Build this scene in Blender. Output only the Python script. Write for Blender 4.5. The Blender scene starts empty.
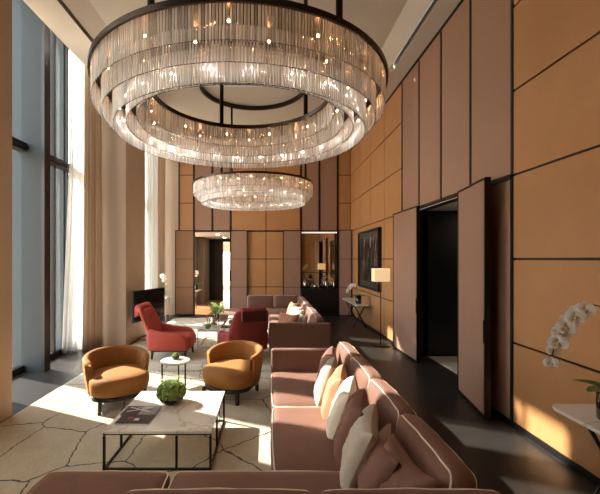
import bpy, math, random
from math import sin, cos, pi, radians, sqrt
from mathutils import Vector, Matrix, noise
random.seed(7)
S = bpy.context.scene
COL = S.collection

# ------------------------------------------------------------------ materials
def srgb(r, g, b):
    f = lambda c: (c/255/12.92) if c/255 <= .04045 else ((c/255+.055)/1.055)**2.4
    return (f(r), f(g), f(b), 1)

def newmat(name):
    m = bpy.data.materials.new(name); m.use_nodes = True
    nt = m.node_tree
    return m, nt, nt.nodes['Principled BSDF']

def N(nt, kind, **kw):
    n = nt.nodes.new(kind)
    for k, v in kw.items():
        if k in n.inputs: n.inputs[k].default_value = v
        else: setattr(n, k, v)
    return n

def mat(name, col, rough=.6, metal=0, sheen=0, bump=0, bscale=60, var=.12, vscale=4, coat=0, spec=.5, stretch=None, em=None, ems=0, bdist=.004):
    m, nt, p = newmat(name)
    L = nt.links.new
    c = srgb(*col)
    tc = N(nt, 'ShaderNodeTexCoord')
    vec = tc.outputs['Object']
    if stretch:
        mp = N(nt, 'ShaderNodeMapping'); mp.inputs['Scale'].default_value = stretch
        L(vec, mp.inputs['Vector']); vec = mp.outputs['Vector']
    p.inputs['Base Color'].default_value = c
    if var:
        nz = N(nt, 'ShaderNodeTexNoise', Scale=vscale, Detail=4, Roughness=.6)
        L(vec, nz.inputs['Vector'])
        mx = N(nt, 'ShaderNodeMix'); mx.data_type = 'RGBA'
        mx.inputs[6].default_value = (c[0]*(1-var), c[1]*(1-var), c[2]*(1-var), 1)
        mx.inputs[7].default_value = (min(1, c[0]*(1+var)), min(1, c[1]*(1+var)), min(1, c[2]*(1+var)), 1)
        L(nz.outputs['Fac'], mx.inputs[0]); L(mx.outputs[2], p.inputs['Base Color'])
    p.inputs['Roughness'].default_value = rough
    p.inputs['Metallic'].default_value = metal
    p.inputs['Specular IOR Level'].default_value = spec
    if sheen:
        p.inputs['Sheen Weight'].default_value = sheen
        p.inputs['Sheen Roughness'].default_value = .35
        p.inputs['Sheen Tint'].default_value = (min(1, c[0]*2.2+.1), min(1, c[1]*2.2+.1), min(1, c[2]*2.2+.1), 1)
    if coat: p.inputs['Coat Weight'].default_value = coat
    if bump:
        nb = N(nt, 'ShaderNodeTexNoise', Scale=bscale, Detail=3)
        L(vec, nb.inputs['Vector'])
        b = N(nt, 'ShaderNodeBump', Strength=bump, Distance=bdist)
        L(nb.outputs['Fac'], b.inputs['Height']); L(b.outputs['Normal'], p.inputs['Normal'])
    if em:
        p.inputs['Emission Color'].default_value = srgb(*em); p.inputs['Emission Strength'].default_value = ems
    return m

M = {}
M['orange'] = mat('amber leather wall panel', (180, 130, 83), .5, bump=.15, bscale=30, var=.13, vscale=2.2, sheen=.1)
M['mauve'] = mat('mauve fabric wall panel', (154, 119, 98), .62, bump=.1, bscale=150, var=.05, vscale=3, sheen=.1)
M['amber'] = mat('muted amber leaf', (150, 110, 78), .6, var=.06)
M['reveal'] = mat('blackened bronze', (38, 33, 29), .4, metal=.5, var=.05)
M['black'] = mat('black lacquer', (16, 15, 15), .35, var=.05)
M['bronze'] = mat('dark bronze metal', (58, 50, 44), .32, metal=.85, var=.08)
M['stone'] = mat('sandstone cladding', (192, 169, 146), .7, bump=.1, bscale=25, var=.1, vscale=1.3)
M['fin'] = mat('blue grey metal cladding', (44, 52, 54), .7, metal=0, var=.12, vscale=1.2)
M['frame'] = mat('dark window frame', (52, 48, 44), .4, metal=.4, var=.05)
M['ceiling'] = mat('ceiling plaster', (204, 196, 184), .8, var=.03)
M['ceiling_band'] = mat('ceiling light band', (216, 209, 198), .8, var=.03)  # lighter plaster copy: light on the coves and left soffit put into colour
M['sofa'] = mat('brown mauve velvet', (112, 78, 63), .75, sheen=.6, bump=.45, bscale=5, var=.18, vscale=5, bdist=.02)
M['pipe'] = mat('cream piping', (226, 210, 192), .6, var=.03)
M['yellow'] = mat('ochre velvet', (150, 100, 42), .75, sheen=.6, bump=.35, bscale=10, var=.14, vscale=4, bdist=.01)
M['red'] = mat('brick red velvet', (172, 70, 54), .75, sheen=.4, bump=.12, bscale=10, var=.16, vscale=4, bdist=.01)
M['burgundy'] = mat('burgundy velvet', (128, 42, 40), .75, sheen=.35, bump=.12, bscale=10, var=.16, vscale=4, bdist=.01)
M['darkred'] = mat('dark wine velvet', (62, 22, 22), .8, sheen=.3, var=.1)
M['legwood'] = mat('black stained wood', (36, 30, 26), .5, var=.15, stretch=(1, 1, .2))
M['pil_brown'] = mat('brown pillow velvet', (116, 80, 66), .75, sheen=.5, bump=.5, bscale=11, var=.15, bdist=.015)
M['pil_tan'] = mat('tan pillow velvet', (176, 124, 94), .75, sheen=.5, bump=.5, bscale=11, var=.15, bdist=.015)
M['pil_grey'] = mat('grey linen', (186, 176, 162), .85, bump=.5, bscale=14, var=.12, vscale=8, bdist=.012)
M['pil_white'] = mat('ivory linen', (238, 228, 210), .85, bump=.5, bscale=14, var=.05, bdist=.012)
M['steel'] = mat('satin nickel', (170, 162, 150), .3, metal=.9, var=.05)
M['chrome'] = mat('polished steel', (210, 205, 198), .12, metal=1, var=0)
M['wood'] = mat('pale oak', (190, 160, 124), .5, var=.15, vscale=8, stretch=(1, 1, .15))
M['greywall'] = mat('grey limewash wall', (132, 122, 110), .8, var=.06)
M['white'] = mat('white plaster', (224, 218, 206), .8, var=.03)
M['petal'] = mat('white petal', (244, 240, 234), .6, var=.03)
M['lip'] = mat('golden lip', (206, 170, 96), .6, var=.1)
M['leaf'] = mat('dark green leaf', (70, 112, 48), .4, var=.25, vscale=14)
M['leaf2'] = mat('fresh green leaf', (168, 192, 112), .5, var=.35, vscale=22)
M['stem'] = mat('plant stem', (74, 82, 46), .6, var=.2)
M['soil'] = mat('moss', (96, 116, 62), .9, var=.3, vscale=30)
M['shade'] = mat('cream linen lamp shade', (236, 220, 196), .8, var=.03, em=(255, 208, 150), ems=.55)
M['blackglass'] = mat('black glass', (14, 14, 15), .08, var=0, coat=.5)
M['screen'] = mat('television screen', (10, 10, 12), .12, var=0)
M['mirror'] = mat('mirror glass', (214, 200, 180), .03, metal=1, var=0)
M['paper'] = mat('white paper', (226, 222, 214), .6, var=.03)
M['cover_dark'] = mat('dark magazine cover', (46, 44, 46), .35, var=.1)
M['cover_grey'] = mat('grey magazine print', (150, 150, 152), .35, var=.3, vscale=30)
M['cover_red'] = mat('red magazine print', (150, 58, 46), .35, var=.2)
M['mauve_fruit'] = mat('dusty rose fruit', (160, 84, 74), .5, var=.2, vscale=20)
M['brown_fruit'] = mat('brown fruit', (120, 92, 66), .5, var=.2, vscale=20)
M['pencil'] = mat('orange wax stick', (210, 140, 60), .5, var=.1)

def emis(name, col, strength):
    m, nt, p = newmat(name)
    p.inputs['Base Color'].default_value = srgb(*col)
    p.inputs['Emission Color'].default_value = srgb(*col)
    p.inputs['Emission Strength'].default_value = strength
    return m
M['bulb'] = emis('warm bulb', (255, 184, 120), 210)
M['striplight'] = emis('warm white strip light', (255, 240, 220), .7)
M['bulb_white'] = emis('neutral bulb', (255, 240, 226), 330)  # for bulbs added to whiten the lower rods
M['lampdisc'] = emis('recessed light disc', (255, 236, 210), 60)  # for discs added to brighten the rooms beyond the doorways

def thin(name, tint, gloss, rough=.05):
    m, nt, p = newmat(name); nt.nodes.remove(p)
    out = nt.nodes['Material Output']
    t = N(nt, 'ShaderNodeBsdfTransparent'); t.inputs['Color'].default_value = tint
    g = N(nt, 'ShaderNodeBsdfGlossy', Roughness=rough)
    fr = N(nt, 'ShaderNodeFresnel', IOR=1.45)
    ma = N(nt, 'ShaderNodeMath', operation='MULTIPLY_ADD'); ma.inputs[1].default_value = 1.0; ma.inputs[2].default_value = gloss
    mx = N(nt, 'ShaderNodeMixShader')
    nt.links.new(fr.outputs[0], ma.inputs[0]); nt.links.new(ma.outputs[0], mx.inputs[0])
    nt.links.new(t.outputs[0], mx.inputs[1]); nt.links.new(g.outputs[0], mx.inputs[2])
    nt.links.new(mx.outputs[0], out.inputs['Surface'])
    return m
M['pane'] = thin('window pane', (.93, .96, .97, 1), .0)
M['clear'] = thin('clear bowl glass', (.97, .98, .97, 1), .03)

def rodmat(name, lo, hi):
    m, nt, p = newmat(name); nt.nodes.remove(p)
    L = nt.links.new; out = nt.nodes['Material Output']
    t = N(nt, 'ShaderNodeBsdfTransparent'); t.inputs['Color'].default_value = (.95, .94, .92, 1)
    g = N(nt, 'ShaderNodeBsdfGlossy', Roughness=.08); g.inputs['Color'].default_value = (1, .98, .95, 1)
    tr = N(nt, 'ShaderNodeBsdfTranslucent'); tr.inputs['Color'].default_value = (.97, .975, .98, 1)
    df = N(nt, 'ShaderNodeBsdfDiffuse'); df.inputs['Color'].default_value = (.97, .975, .98, 1)
    a = N(nt, 'ShaderNodeMixShader'); a.inputs[0].default_value = .5
    L(tr.outputs[0], a.inputs[1]); L(df.outputs[0], a.inputs[2])
    b = N(nt, 'ShaderNodeMixShader'); b.inputs[0].default_value = .32
    L(a.outputs[0], b.inputs[1]); L(g.outputs[0], b.inputs[2])
    c = N(nt, 'ShaderNodeMixShader')
    lw = N(nt, 'ShaderNodeLayerWeight', Blend=.35)
    mr = N(nt, 'ShaderNodeMapRange'); mr.inputs['To Min'].default_value = .36; mr.inputs['To Max'].default_value = .95
    L(lw.outputs['Facing'], mr.inputs['Value'])
    geo = N(nt, 'ShaderNodeNewGeometry'); oi = N(nt, 'ShaderNodeObjectInfo')
    ad = N(nt, 'ShaderNodeMath', operation='ADD'); L(geo.outputs['Random Per Island'], ad.inputs[0]); L(oi.outputs['Random'], ad.inputs[1])
    fr = N(nt, 'ShaderNodeMath', operation='FRACT'); L(ad.outputs[0], fr.inputs[0])
    m2 = N(nt, 'ShaderNodeMapRange'); m2.inputs['To Min'].default_value = lo; m2.inputs['To Max'].default_value = hi; L(fr.outputs[0], m2.inputs['Value'])
    mu = N(nt, 'ShaderNodeMath', operation='MULTIPLY', use_clamp=True); L(mr.outputs[0], mu.inputs[0]); L(m2.outputs[0], mu.inputs[1])
    L(mu.outputs[0], c.inputs[0])
    L(t.outputs[0], c.inputs[1]); L(b.outputs[0], c.inputs[2]); L(c.outputs[0], out.inputs['Surface'])
    return m
M['rod'] = rodmat('crystal rod', .45, 1.5); M['rod_pale'] = rodmat('milky crystal rod', .9, 1.8)  # second, more scattering: daylight whiteness of the lowest tiers put into the material

def clothmat(name, col, trans):
    m, nt, p = newmat(name); nt.nodes.remove(p)
    out = nt.nodes['Material Output']
    c = srgb(*col)
    d = N(nt, 'ShaderNodeBsdfDiffuse'); d.inputs['Color'].default_value = c
    t = N(nt, 'ShaderNodeBsdfTranslucent'); t.inputs['Color'].default_value = c
    a = N(nt, 'ShaderNodeMixShader'); a.inputs[0].default_value = trans
    nt.links.new(d.outputs[0], a.inputs[1]); nt.links.new(t.outputs[0], a.inputs[2])
    nt.links.new(a.outputs[0], out.inputs['Surface'])
    return m
M['sheer'] = clothmat('white sheer voile', (250, 249, 246), .6)
M['petal'] = clothmat('white petal', (252, 250, 246), .15)
M['drape'] = clothmat('taupe linen drape', (224, 208, 190), .3)

def marble():
    m, nt, p = newmat('white veined marble'); L = nt.links.new
    tc = N(nt, 'ShaderNodeTexCoord')
    n1 = N(nt, 'ShaderNodeTexNoise', Scale=1.0, Detail=5, Roughness=.5, Distortion=.4)
    L(tc.outputs['Object'], n1.inputs['Vector'])
    s = N(nt, 'ShaderNodeMath', operation='SUBTRACT'); s.inputs[1].default_value = .5; L(n1.outputs['Fac'], s.inputs[0])
    a = N(nt, 'ShaderNodeMath', operation='ABSOLUTE'); L(s.outputs[0], a.inputs[0])
    r = N(nt, 'ShaderNodeValToRGB'); L(a.outputs[0], r.inputs[0])
    r.color_ramp.elements[0].position = 0; r.color_ramp.elements[0].color = srgb(206, 194, 176)
    r.color_ramp.elements[1].position = .012; r.color_ramp.elements[1].color = srgb(232, 226, 217)
    e = r.color_ramp.elements.new(.3); e.color = srgb(240, 236, 230)
    L(r.outputs[0], p.inputs['Base Color']); p.inputs['Roughness'].default_value = .12
    return m
M['marble'] = marble()

def floor_mat():
    m, nt, p = newmat('dark slate tiles'); L = nt.links.new
    tc = N(nt, 'ShaderNodeTexCoord')
    br = N(nt, 'ShaderNodeTexBrick', Scale=1.0); br.offset = .5
    br.inputs['Color1'].default_value = srgb(37, 34, 32); br.inputs['Color2'].default_value = srgb(45, 42, 39)
    br.inputs['Mortar'].default_value = srgb(22, 21, 20)
    br.inputs['Mortar Size'].default_value = .004; br.inputs['Brick Width'].default_value = 1.2; br.inputs['Row Height'].default_value = .9
    L(tc.outputs['Object'], br.inputs['Vector'])
    nz = N(nt, 'ShaderNodeTexNoise', Scale=3, Detail=6); L(tc.outputs['Object'], nz.inputs['Vector'])
    mx = N(nt, 'ShaderNodeMix'); mx.data_type = 'RGBA'; mx.blend_type = 'OVERLAY'; mx.inputs[0].default_value = .35
    L(br.outputs['Color'], mx.inputs[6]); L(nz.outputs['Fac'], mx.inputs[7]); L(mx.outputs[2], p.inputs['Base Color'])
    p.inputs['Roughness'].default_value = .36
    b = N(nt, 'ShaderNodeBump', Strength=.06, Distance=.01); L(nz.outputs['Fac'], b.inputs['Height']); L(b.outputs[0], p.inputs['Normal'])
    return m
M['floor'] = floor_mat()

def wood_floor():
    m, nt, p = newmat('oak plank floor'); L = nt.links.new
    tc = N(nt, 'ShaderNodeTexCoord')
    br = N(nt, 'ShaderNodeTexBrick', Scale=1.0)
    br.inputs['Color1'].default_value = srgb(150, 106, 70); br.inputs['Color2'].default_value = srgb(176, 132, 92)
    br.inputs['Mortar'].default_value = srgb(80, 56, 38); br.inputs['Mortar Size'].default_value = .004
    br.inputs['Brick Width'].default_value = 1.6; br.inputs['Row Height'].default_value = .18
    L(tc.outputs['Object'], br.inputs['Vector']); L(br.outputs['Color'], p.inputs['Base Color'])
    p.inputs['Roughness'].default_value = .3
    return m
M['oakfloor'] = wood_floor()

def rug_mat(border):
    m, nt, p = newmat('cream pile rug with charcoal lines'); L = nt.links.new
    tc = N(nt, 'ShaderNodeTexCoord')
    n1 = N(nt, 'ShaderNodeTexNoise', Scale=9, Detail=2); L(tc.outputs['Object'], n1.inputs['Vector'])
    mm = N(nt, 'ShaderNodeVectorMath', operation='MULTIPLY_ADD'); mm.inputs[1].default_value = (.09, .09, 0)
    L(n1.outputs['Color'], mm.inputs[0]); L(tc.outputs['Object'], mm.inputs[2])
    mp = N(nt, 'ShaderNodeMapping'); mp.inputs['Scale'].default_value = (1, .8, 0); mp.inputs['Location'].default_value = (.35, .1, 0)
    L(mm.outputs[0], mp.inputs['Vector'])
    v = N(nt, 'ShaderNodeTexVoronoi', feature='DISTANCE_TO_EDGE', Scale=1.3, Randomness=.75)
    v.voronoi_dimensions = '2D'
    L(mp.outputs[0], v.inputs['Vector'])
    lt = N(nt, 'ShaderNodeMath', operation='LESS_THAN'); lt.inputs[1].default_value = .010; L(v.outputs['Distance'], lt.inputs[0])
    fac = lt.outputs[0]
    if border:
        sp = N(nt, 'ShaderNodeSeparateXYZ'); L(tc.outputs['Object'], sp.inputs[0])
        ck = N(nt, 'ShaderNodeTexChecker', Scale=22); L(tc.outputs['Object'], ck.inputs['Vector'])
        g = N(nt, 'ShaderNodeMath', operation='COMPARE'); g.inputs[1].default_value = border; g.inputs[2].default_value = .05
        L(sp.outputs['Y'], g.inputs[0])
        mu = N(nt, 'ShaderNodeMath', operation='MULTIPLY'); L(g.outputs[0], mu.inputs[0]); L(ck.outputs['Fac'], mu.inputs[1])
        mxm = N(nt, 'ShaderNodeMath', operation='MAXIMUM'); L(mu.outputs[0], mxm.inputs[0]); L(fac, mxm.inputs[1]); fac = mxm.outputs[0]
    nz = N(nt, 'ShaderNodeTexNoise', Scale=5, Detail=6, Roughness=.7); L(tc.outputs['Object'], nz.inputs['Vector'])
    base = N(nt, 'ShaderNodeMix'); base.data_type = 'RGBA'
    base.inputs[6].default_value = srgb(176, 162, 134); base.inputs[7].default_value = srgb(222, 210, 184); L(nz.outputs['Fac'], base.inputs[0])
    mx = N(nt, 'ShaderNodeMix'); mx.data_type = 'RGBA'; L(fac, mx.inputs[0]); L(base.outputs[2], mx.inputs[6]); mx.inputs[7].default_value = srgb(52, 46, 42)
    L(mx.outputs[2], p.inputs['Base Color']); p.inputs['Roughness'].default_value = .95
    p.inputs['Sheen Weight'].default_value = .3
    nb = N(nt, 'ShaderNodeTexNoise', Scale=28, Detail=5, Roughness=.7); L(tc.outputs['Object'], nb.inputs['Vector'])
    b = N(nt, 'ShaderNodeBump', Strength=.9, Distance=.03); L(nb.outputs['Fac'], b.inputs['Height']); L(b.outputs[0], p.inputs['Normal'])
    return m

def art_mat():
    m, nt, p = newmat('abstract dark painting'); L = nt.links.new
    tc = N(nt, 'ShaderNodeTexCoord')
    mp = N(nt, 'ShaderNodeMapping'); mp.inputs['Scale'].default_value = (1, 5, .7); L(tc.outputs['Object'], mp.inputs['Vector'])
    nz = N(nt, 'ShaderNodeTexNoise', Scale=2.2, Detail=5, Distortion=.4); L(mp.outputs[0], nz.inputs['Vector'])
    r = N(nt, 'ShaderNodeValToRGB'); L(nz.outputs['Fac'], r.inputs[0])
    r.color_ramp.elements[0].position = .50; r.color_ramp.elements[0].color = srgb(24, 22, 22)
    r.color_ramp.elements[1].position = .72; r.color_ramp.elements[1].color = srgb(190, 182, 172)
    e = r.color_ramp.elements.new(.6); e.color = srgb(74, 68, 64)
    L(r.outputs[0], p.inputs['Base Color']); p.inputs['Roughness'].default_value = .15
    return m
M['art'] = art_mat()

# ------------------------------------------------------------------ mesh builder
class MB:
    def __init__(s): s.v = []; s.f = []; s.m = []; s.sm = []
    def add(s, vs, fs, mi=0, smooth=False, T=None):
        o = len(s.v)
        s.v += [tuple(T @ Vector(p)) if T else tuple(p) for p in vs]
        s.f += [tuple(i+o for i in f) for f in fs]; s.m += [mi]*len(fs); s.sm += [smooth]*len(fs)
        return s
    def box(s, x0, x1, y0, y1, z0, z1, mi=0, T=None):
        vs = [(x0,y0,z0),(x1,y0,z0),(x1,y1,z0),(x0,y1,z0),(x0,y0,z1),(x1,y0,z1),(x1,y1,z1),(x0,y1,z1)]
        return s.add(vs, [(0,3,2,1),(4,5,6,7),(0,1,5,4),(1,2,6,5),(2,3,7,6),(3,0,4,7)], mi, False, T)
    def rings(s, rings, closed=True, cap=True, mi=0, smooth=True, T=None):
        n = len(rings[0]); vs = [p for r in rings for p in r]; fs = []
        for i in range(len(rings)-1):
            for j in range(n if closed else n-1):
                k = (j+1) % n
                fs.append((i*n+j, i*n+k, (i+1)*n+k, (i+1)*n+j))
        if cap and closed:
            fs.append(tuple(range(n-1, -1, -1))); fs.append(tuple((len(rings)-1)*n+j for j in range(n)))
        return s.add(vs, fs, mi, smooth, T)
    def tube(s, pts, r, n=8, closed=False, mi=0, T=None):
        pts = [Vector(p) for p in pts]; R = []
        m = len(pts); rr = r if isinstance(r, (list, tuple)) else [r]*m
        up = None
        for i, p in enumerate(pts):
            a = pts[(i-1) % m] if (closed or i > 0) else p
            b = pts[(i+1) % m] if (closed or i < m-1) else p
            t = (b-a).normalized()
            if up is None:
                up = Vector((0,0,1)) if abs(t.z) < .9 else Vector((1,0,0))
            x = up.cross(t)
            if x.length < 1e-5: x = Vector((1,0,0)).cross(t)
            x.normalize(); y = t.cross(x).normalized(); up = y
            R.append([tuple(p + x*cos(2*pi*k/n)*rr[i] + y*sin(2*pi*k/n)*rr[i]) for k in range(n)])
        if closed:
            nn = len(R); vs = [q for r_ in R for q in r_]; fs = []
            for i in range(nn):
                i2 = (i+1) % nn
                for j in range(n):
                    k = (j+1) % n; fs.append((i*n+j, i*n+k, i2*n+k, i2*n+j))
            return s.add(vs, fs, mi, True, T)
        return s.rings(R, mi=mi, T=T)
    def lathe(s, prof, n=24, c=(0,0), mi=0, T=None):
        R = [[(c[0]+r*cos(2*pi*k/n), c[1]+r*sin(2*pi*k/n), z) for k in range(n)] for r, z in prof]
        return s.rings(R, mi=mi, T=T)
    def cyl(s, x, y, z0, z1, r, n=16, mi=0, T=None):
        return s.lathe([(r, z0), (r, z1)], n, (x, y), mi, T)
    def ball(s, c, r, n=10, mi=0, sc=(1,1,1), T=None):
        R = []
        for i in range(n+1):
            a = -pi/2 + pi*i/n; a = max(-pi/2+.02, min(pi/2-.02, a))
            R.append([(c[0]+r*sc[0]*cos(a)*cos(2*pi*k/(n+2)), c[1]+r*sc[1]*cos(a)*sin(2*pi*k/(n+2)), c[2]+r*sc[2]*sin(a)) for k in range(n+2)])
        return s.rings(R, mi=mi, T=T)
    def build(s, name, mats, parent=None, bevel=0, sub=0, loc=None):
        me = bpy.data.meshes.new(name); me.from_pydata(s.v, [], s.f)
        if not isinstance(mats, (list, tuple)): mats = [mats]
        for m in mats: me.materials.append(m)
        me.polygons.foreach_set('material_index', s.m); me.polygons.foreach_set('use_smooth', s.sm)
        me.update()
        o = bpy.data.objects.new(name, me); COL.objects.link(o)
        if parent: o.parent = parent
        if loc: o.location = loc
        if bevel:
            b = o.modifiers.new('bevel', 'BEVEL'); b.width = bevel; b.segments = 3; b.limit_method = 'ANGLE'
            for p in me.polygons: p.use_smooth = True
            w = o.modifiers.new('wn', 'WEIGHTED_NORMAL')
        if sub:
            b = o.modifiers.new('sub', 'SUBSURF'); b.levels = sub; b.render_levels = sub
        return o

def thing(name, label, cat, loc=(0,0,0), rz=0, group=None):
    o = bpy.data.objects.new(name, None); COL.objects.link(o); o.empty_display_size = .1
    o.location = loc; o.rotation_euler = (0, 0, rz); o['label'] = label; o['category'] = cat
    if group: o['group'] = group
    return o
def tag(o, label, cat, group=None):
    o['label'] = label; o['category'] = cat
    if group: o['group'] = group
    return o
def struct(o, label=None):
    o['kind'] = 'structure'
    if label: o['label'] = label
    return o
def dup(o, loc, rz, label, group=None, parent=None):
    def cp(a, p):
        c = a.copy(); COL.objects.link(c)
        if p: c.parent = p
        for ch in a.children: cp(ch, c)
        return c
    r = cp(o, parent); r.location = loc
    r.rotation_euler = (r.rotation_euler[0], r.rotation_euler[1], rz)
    if label: r['label'] = label
    if group: r['group'] = group
    return r
def SX(name, kind='structure'): ...

# ------------------------------------------------------------------ geometry of the room
XR, DB, ZC = 3.06, 13.9, 6.2
PZ = 1.05      # panel module
XL, XG = -3.45, -4.60      # pillar face, glazing plane

# floor
b = MB(); b.box(-4.75, 3.42, -4.0, 14.1, -.1, 0); o = b.build('floor', M['floor']); struct(o, 'dark slate tile floor of the lounge')

# ceiling
b = MB()
z = ZC
def slab(x0, x1, y0, y1, z0=ZC, th=.15, mi=0): b.box(x0, x1, y0, y1, z0, z0+th, mi)
slab(2.70, XR+.3, -4, 14.1)
slab(-3.87, -3.36, -4, 14.1, mi=1)
slab(-4.9, -3.87, -4, 14.1, 7.2)
b.box(-3.90, -3.87, -4, 14.1, 6.2, 7.2, 1)
for y0, y1 in ((-4, -.6), (8.05, 8.7), (13.3, 14.1)): slab(-3.36, 2.70, y0, y1)
for y0, y1 in ((-.6, 8.05), (8.7, 13.3)):
    slab(-3.36, 2.70, y0, y1, 6.42)
    # sloped coves
    zi = 6.34
    b.add([(2.60,y0+.08,6.2),(2.60,y1-.08,6.2),(2.27,y1-.35,zi),(2.27,y0+.35,zi)], [(0,1,2,3)], 1)
    b.add([(-3.28,y0+.08,6.2),(-3.28,y1-.08,6.2),(-2.95,y1-.35,zi),(-2.95,y0+.35,zi)], [(3,2,1,0)], 1)
    b.add([(-3.28,y1-.08,6.2),(2.60,y1-.08,6.2),(2.27,y1-.35,zi),(-2.95,y1-.35,zi)], [(0,1,2,3)], 1)
    b.add([(-3.28,y0+.08,6.2),(2.60,y0+.08,6.2),(2.27,y0+.35,zi),(-2.95,y0+.35,zi)], [(3,2,1,0)], 1)
    b.add([(-2.95,y0+.35,zi),(2.27,y0+.35,zi),(2.27,y1-.35,zi),(-2.95,y1-.35,zi)], [(3,2,1,0)], 0)
    # dark shadow-gap liner
    b.box(2.60, 2.70, y0, y1, 6.36, 6.41, 2); b.box(-3.36, -3.28, y0, y1, 6.36, 6.41, 2)
    b.box(2.598, 2.604, y0+.08, y1-.08, 6.2, 6.36, 2); b.box(-3.284, -3.278, y0+.08, y1-.08, 6.2, 6.36, 2)
o = b.build('ceiling', [M['ceiling'], M['ceiling_band'], M['bronze']]); struct(o, 'pale plaster ceiling with recessed tray')

# right wall  (materials: 0 reveal, 1 orange, 2 mauve)
b = MB(); G = .014
XW = XR + .02
OY0, OY1 = 5.62, 8.10     # door opening
b.box(XW, XR+.36, -4, OY0, 0, ZC+.2); b.box(XW, XR+.36, OY1, 14.1, 0, ZC+.2); b.box(XW, XR+.36, OY0, OY1, 3.15, ZC+.2)
def panel_r(y0, y1, z0, z1, mi): b.box(XR, XW+.005, y0+G, y1-G, z0+G, z1-G, mi)
ys_far = [8.50, 9.82, 11.14, 12.46, 13.9]
for i in range(4):
    for k in range(6):
        panel_r(ys_far[i], ys_far[i+1], PZ*k, min(PZ*(k+1), ZC), 1)
ys_up = [4.65, 5.6125, 6.575, 7.5375, 8.50]
for i in range(4): b.box(XR, XW+.005, ys_up[i]+.022, ys_up[i+1]-.022, 3.15+.03, ZC-.03, 2)
panel_r(4.65, 5.60, 0, 3.12, 2); panel_r(8.12, 8.50, 0, 3.12, 2)
ys_near = [-4, -2.1, .5, 3.2, 4.65]
for i in range(4):
    for k in range(6): panel_r(ys_near[i], ys_near[i+1], PZ*k, min(PZ*(k+1), ZC), 1)
o = b.build('wall_right', [M['reveal'], M['orange'], M['mauve']]); struct(o, 'panelled right wall in amber leather and mauve fabric')
b = MB()
for y in ys_up: b.box(XR-.012, XW, y-.022, y+.022, 3.13, ZC)
b.box(XR-.012, XW, 4.63, 4.68, 0, 3.15); b.box(XR-.012, XW, 4.65, 8.5, 3.11, 3.17); b.box(XR-.012, XW, 5.59, 5.63, 0, 3.12)
b.box(XR-.012, XW, 8.08, 8.13, 0, 3.12)
b.box(XR-.02, XW, -4, DB, ZC-.045, ZC)
o = b.build('trim_1', M['reveal']); struct(o, 'blackened metal trims on the right wall')
b = MB(); b.box(XR-.018, XW, -4, OY0, 0, .07); b.box(XR-.018, XW, OY1, DB, 0, .07)
struct(b.build('baseboard_right', M['black']))

# back wall
BX = [-3.38, -2.82, -1.44, -.113, 1.20, 2.58, XR]
b = MB(); T0 = DB + .02
b.box(-3.38, -2.82, T0, DB+.25, 0, ZC+.2); b.box(-1.44, 1.20, T0, DB+.25, 0, ZC+.2); b.box(2.58, XR+.3, T0, DB+.25, 0, ZC+.2)
b.box(-2.82, -1.44, T0, DB+.25, 3.15, ZC+.2); b.box(1.20, 2.58, T0, DB+.25, 3.15, ZC+.2)
b.box(1.20, 2.58, DB+.2, DB+.25, 0, 3.15)
def panel_b(x0, x1, z0, z1, mi, g=G): b.box(x0+g, x1-g, DB, T0+.005, z0+g, z1-g, mi)
for i, (x0, x1) in enumerate(zip(BX, BX[1:])):
    for k in range(6):
        if i in (1, 4):
            continue
        panel_b(x0, x1, PZ*k, min(PZ*(k+1), ZC), 1)
for x0, x1 in ((-2.82, -1.44), (1.20, 2.58)):
    xm = (x0+x1)/2
    panel_b(x0, xm, 3.15, ZC, 2, .03); panel_b(xm, x1, 3.15, ZC, 2, .03)
b.box(XL-1.3, -3.38, DB, DB+.25, 0, 7.3, 3)
o = b.build('wall_back', [M['reveal'], M['orange'], M['mauve'], M['stone']]); struct(o, 'panelled back wall with two openings')
b = MB()
for x in (-2.82, -2.13, -1.44, 1.2, 1.89, 2.58): b.box(x-.035, x+.035, DB-.015, T0, 3.13, ZC)
for x in (-2.82, -1.44, 1.2, 2.58): b.box(x-.03, x+.03, DB-.015, T0, 0, 3.15)
b.box(-3.38, XR, DB-.012, T0, 3.12, 3.175)
b.box(-3.40, -3.35, DB-.015, T0, 0, ZC)
struct(b.build('trim_2', M['reveal']), 'blackened metal trims on the back wall')

# near end wall behind the camera (seen in the mirror)
b = MB(); b.box(-4.75, XR+.3, -4.2, -4.02, 0, ZC+.3)
for i in range(5):
    for k in range(6):
        x0 = -3.4 + i*1.29; b.box(x0+G, x0+1.29-G, -4.025, -4.0, PZ*k+G, min(PZ*(k+1), ZC)-G, 1)
struct(b.build('wall_front', [M['reveal'], M['orange']]), 'amber panelled wall at the near end')

# left wall: stone piers
b = MB()
def pier(y0, y1):
    b.box(-4.75, XL, y0, y1, 0, ZC); b.box(-4.75, -3.87, y0, y1, ZC, 7.3)
pier(-4.0, -.35); pier(3.6, 4.97); pier(8.92, 10.3)
o = b.build('wall_left', M['stone']); struct(o, 'sandstone piers between the tall windows')
b = MB()
for y0, y1 in ((-.35, 3.6), (4.97, 8.92), (10.3, 13.9)):
    b.box(-4.75, XG+.06, y0, y1, 7.15, 7.5)
o = b.build('wall_left', M['frame']); struct(o, 'dark window heads above the glazing')

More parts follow.
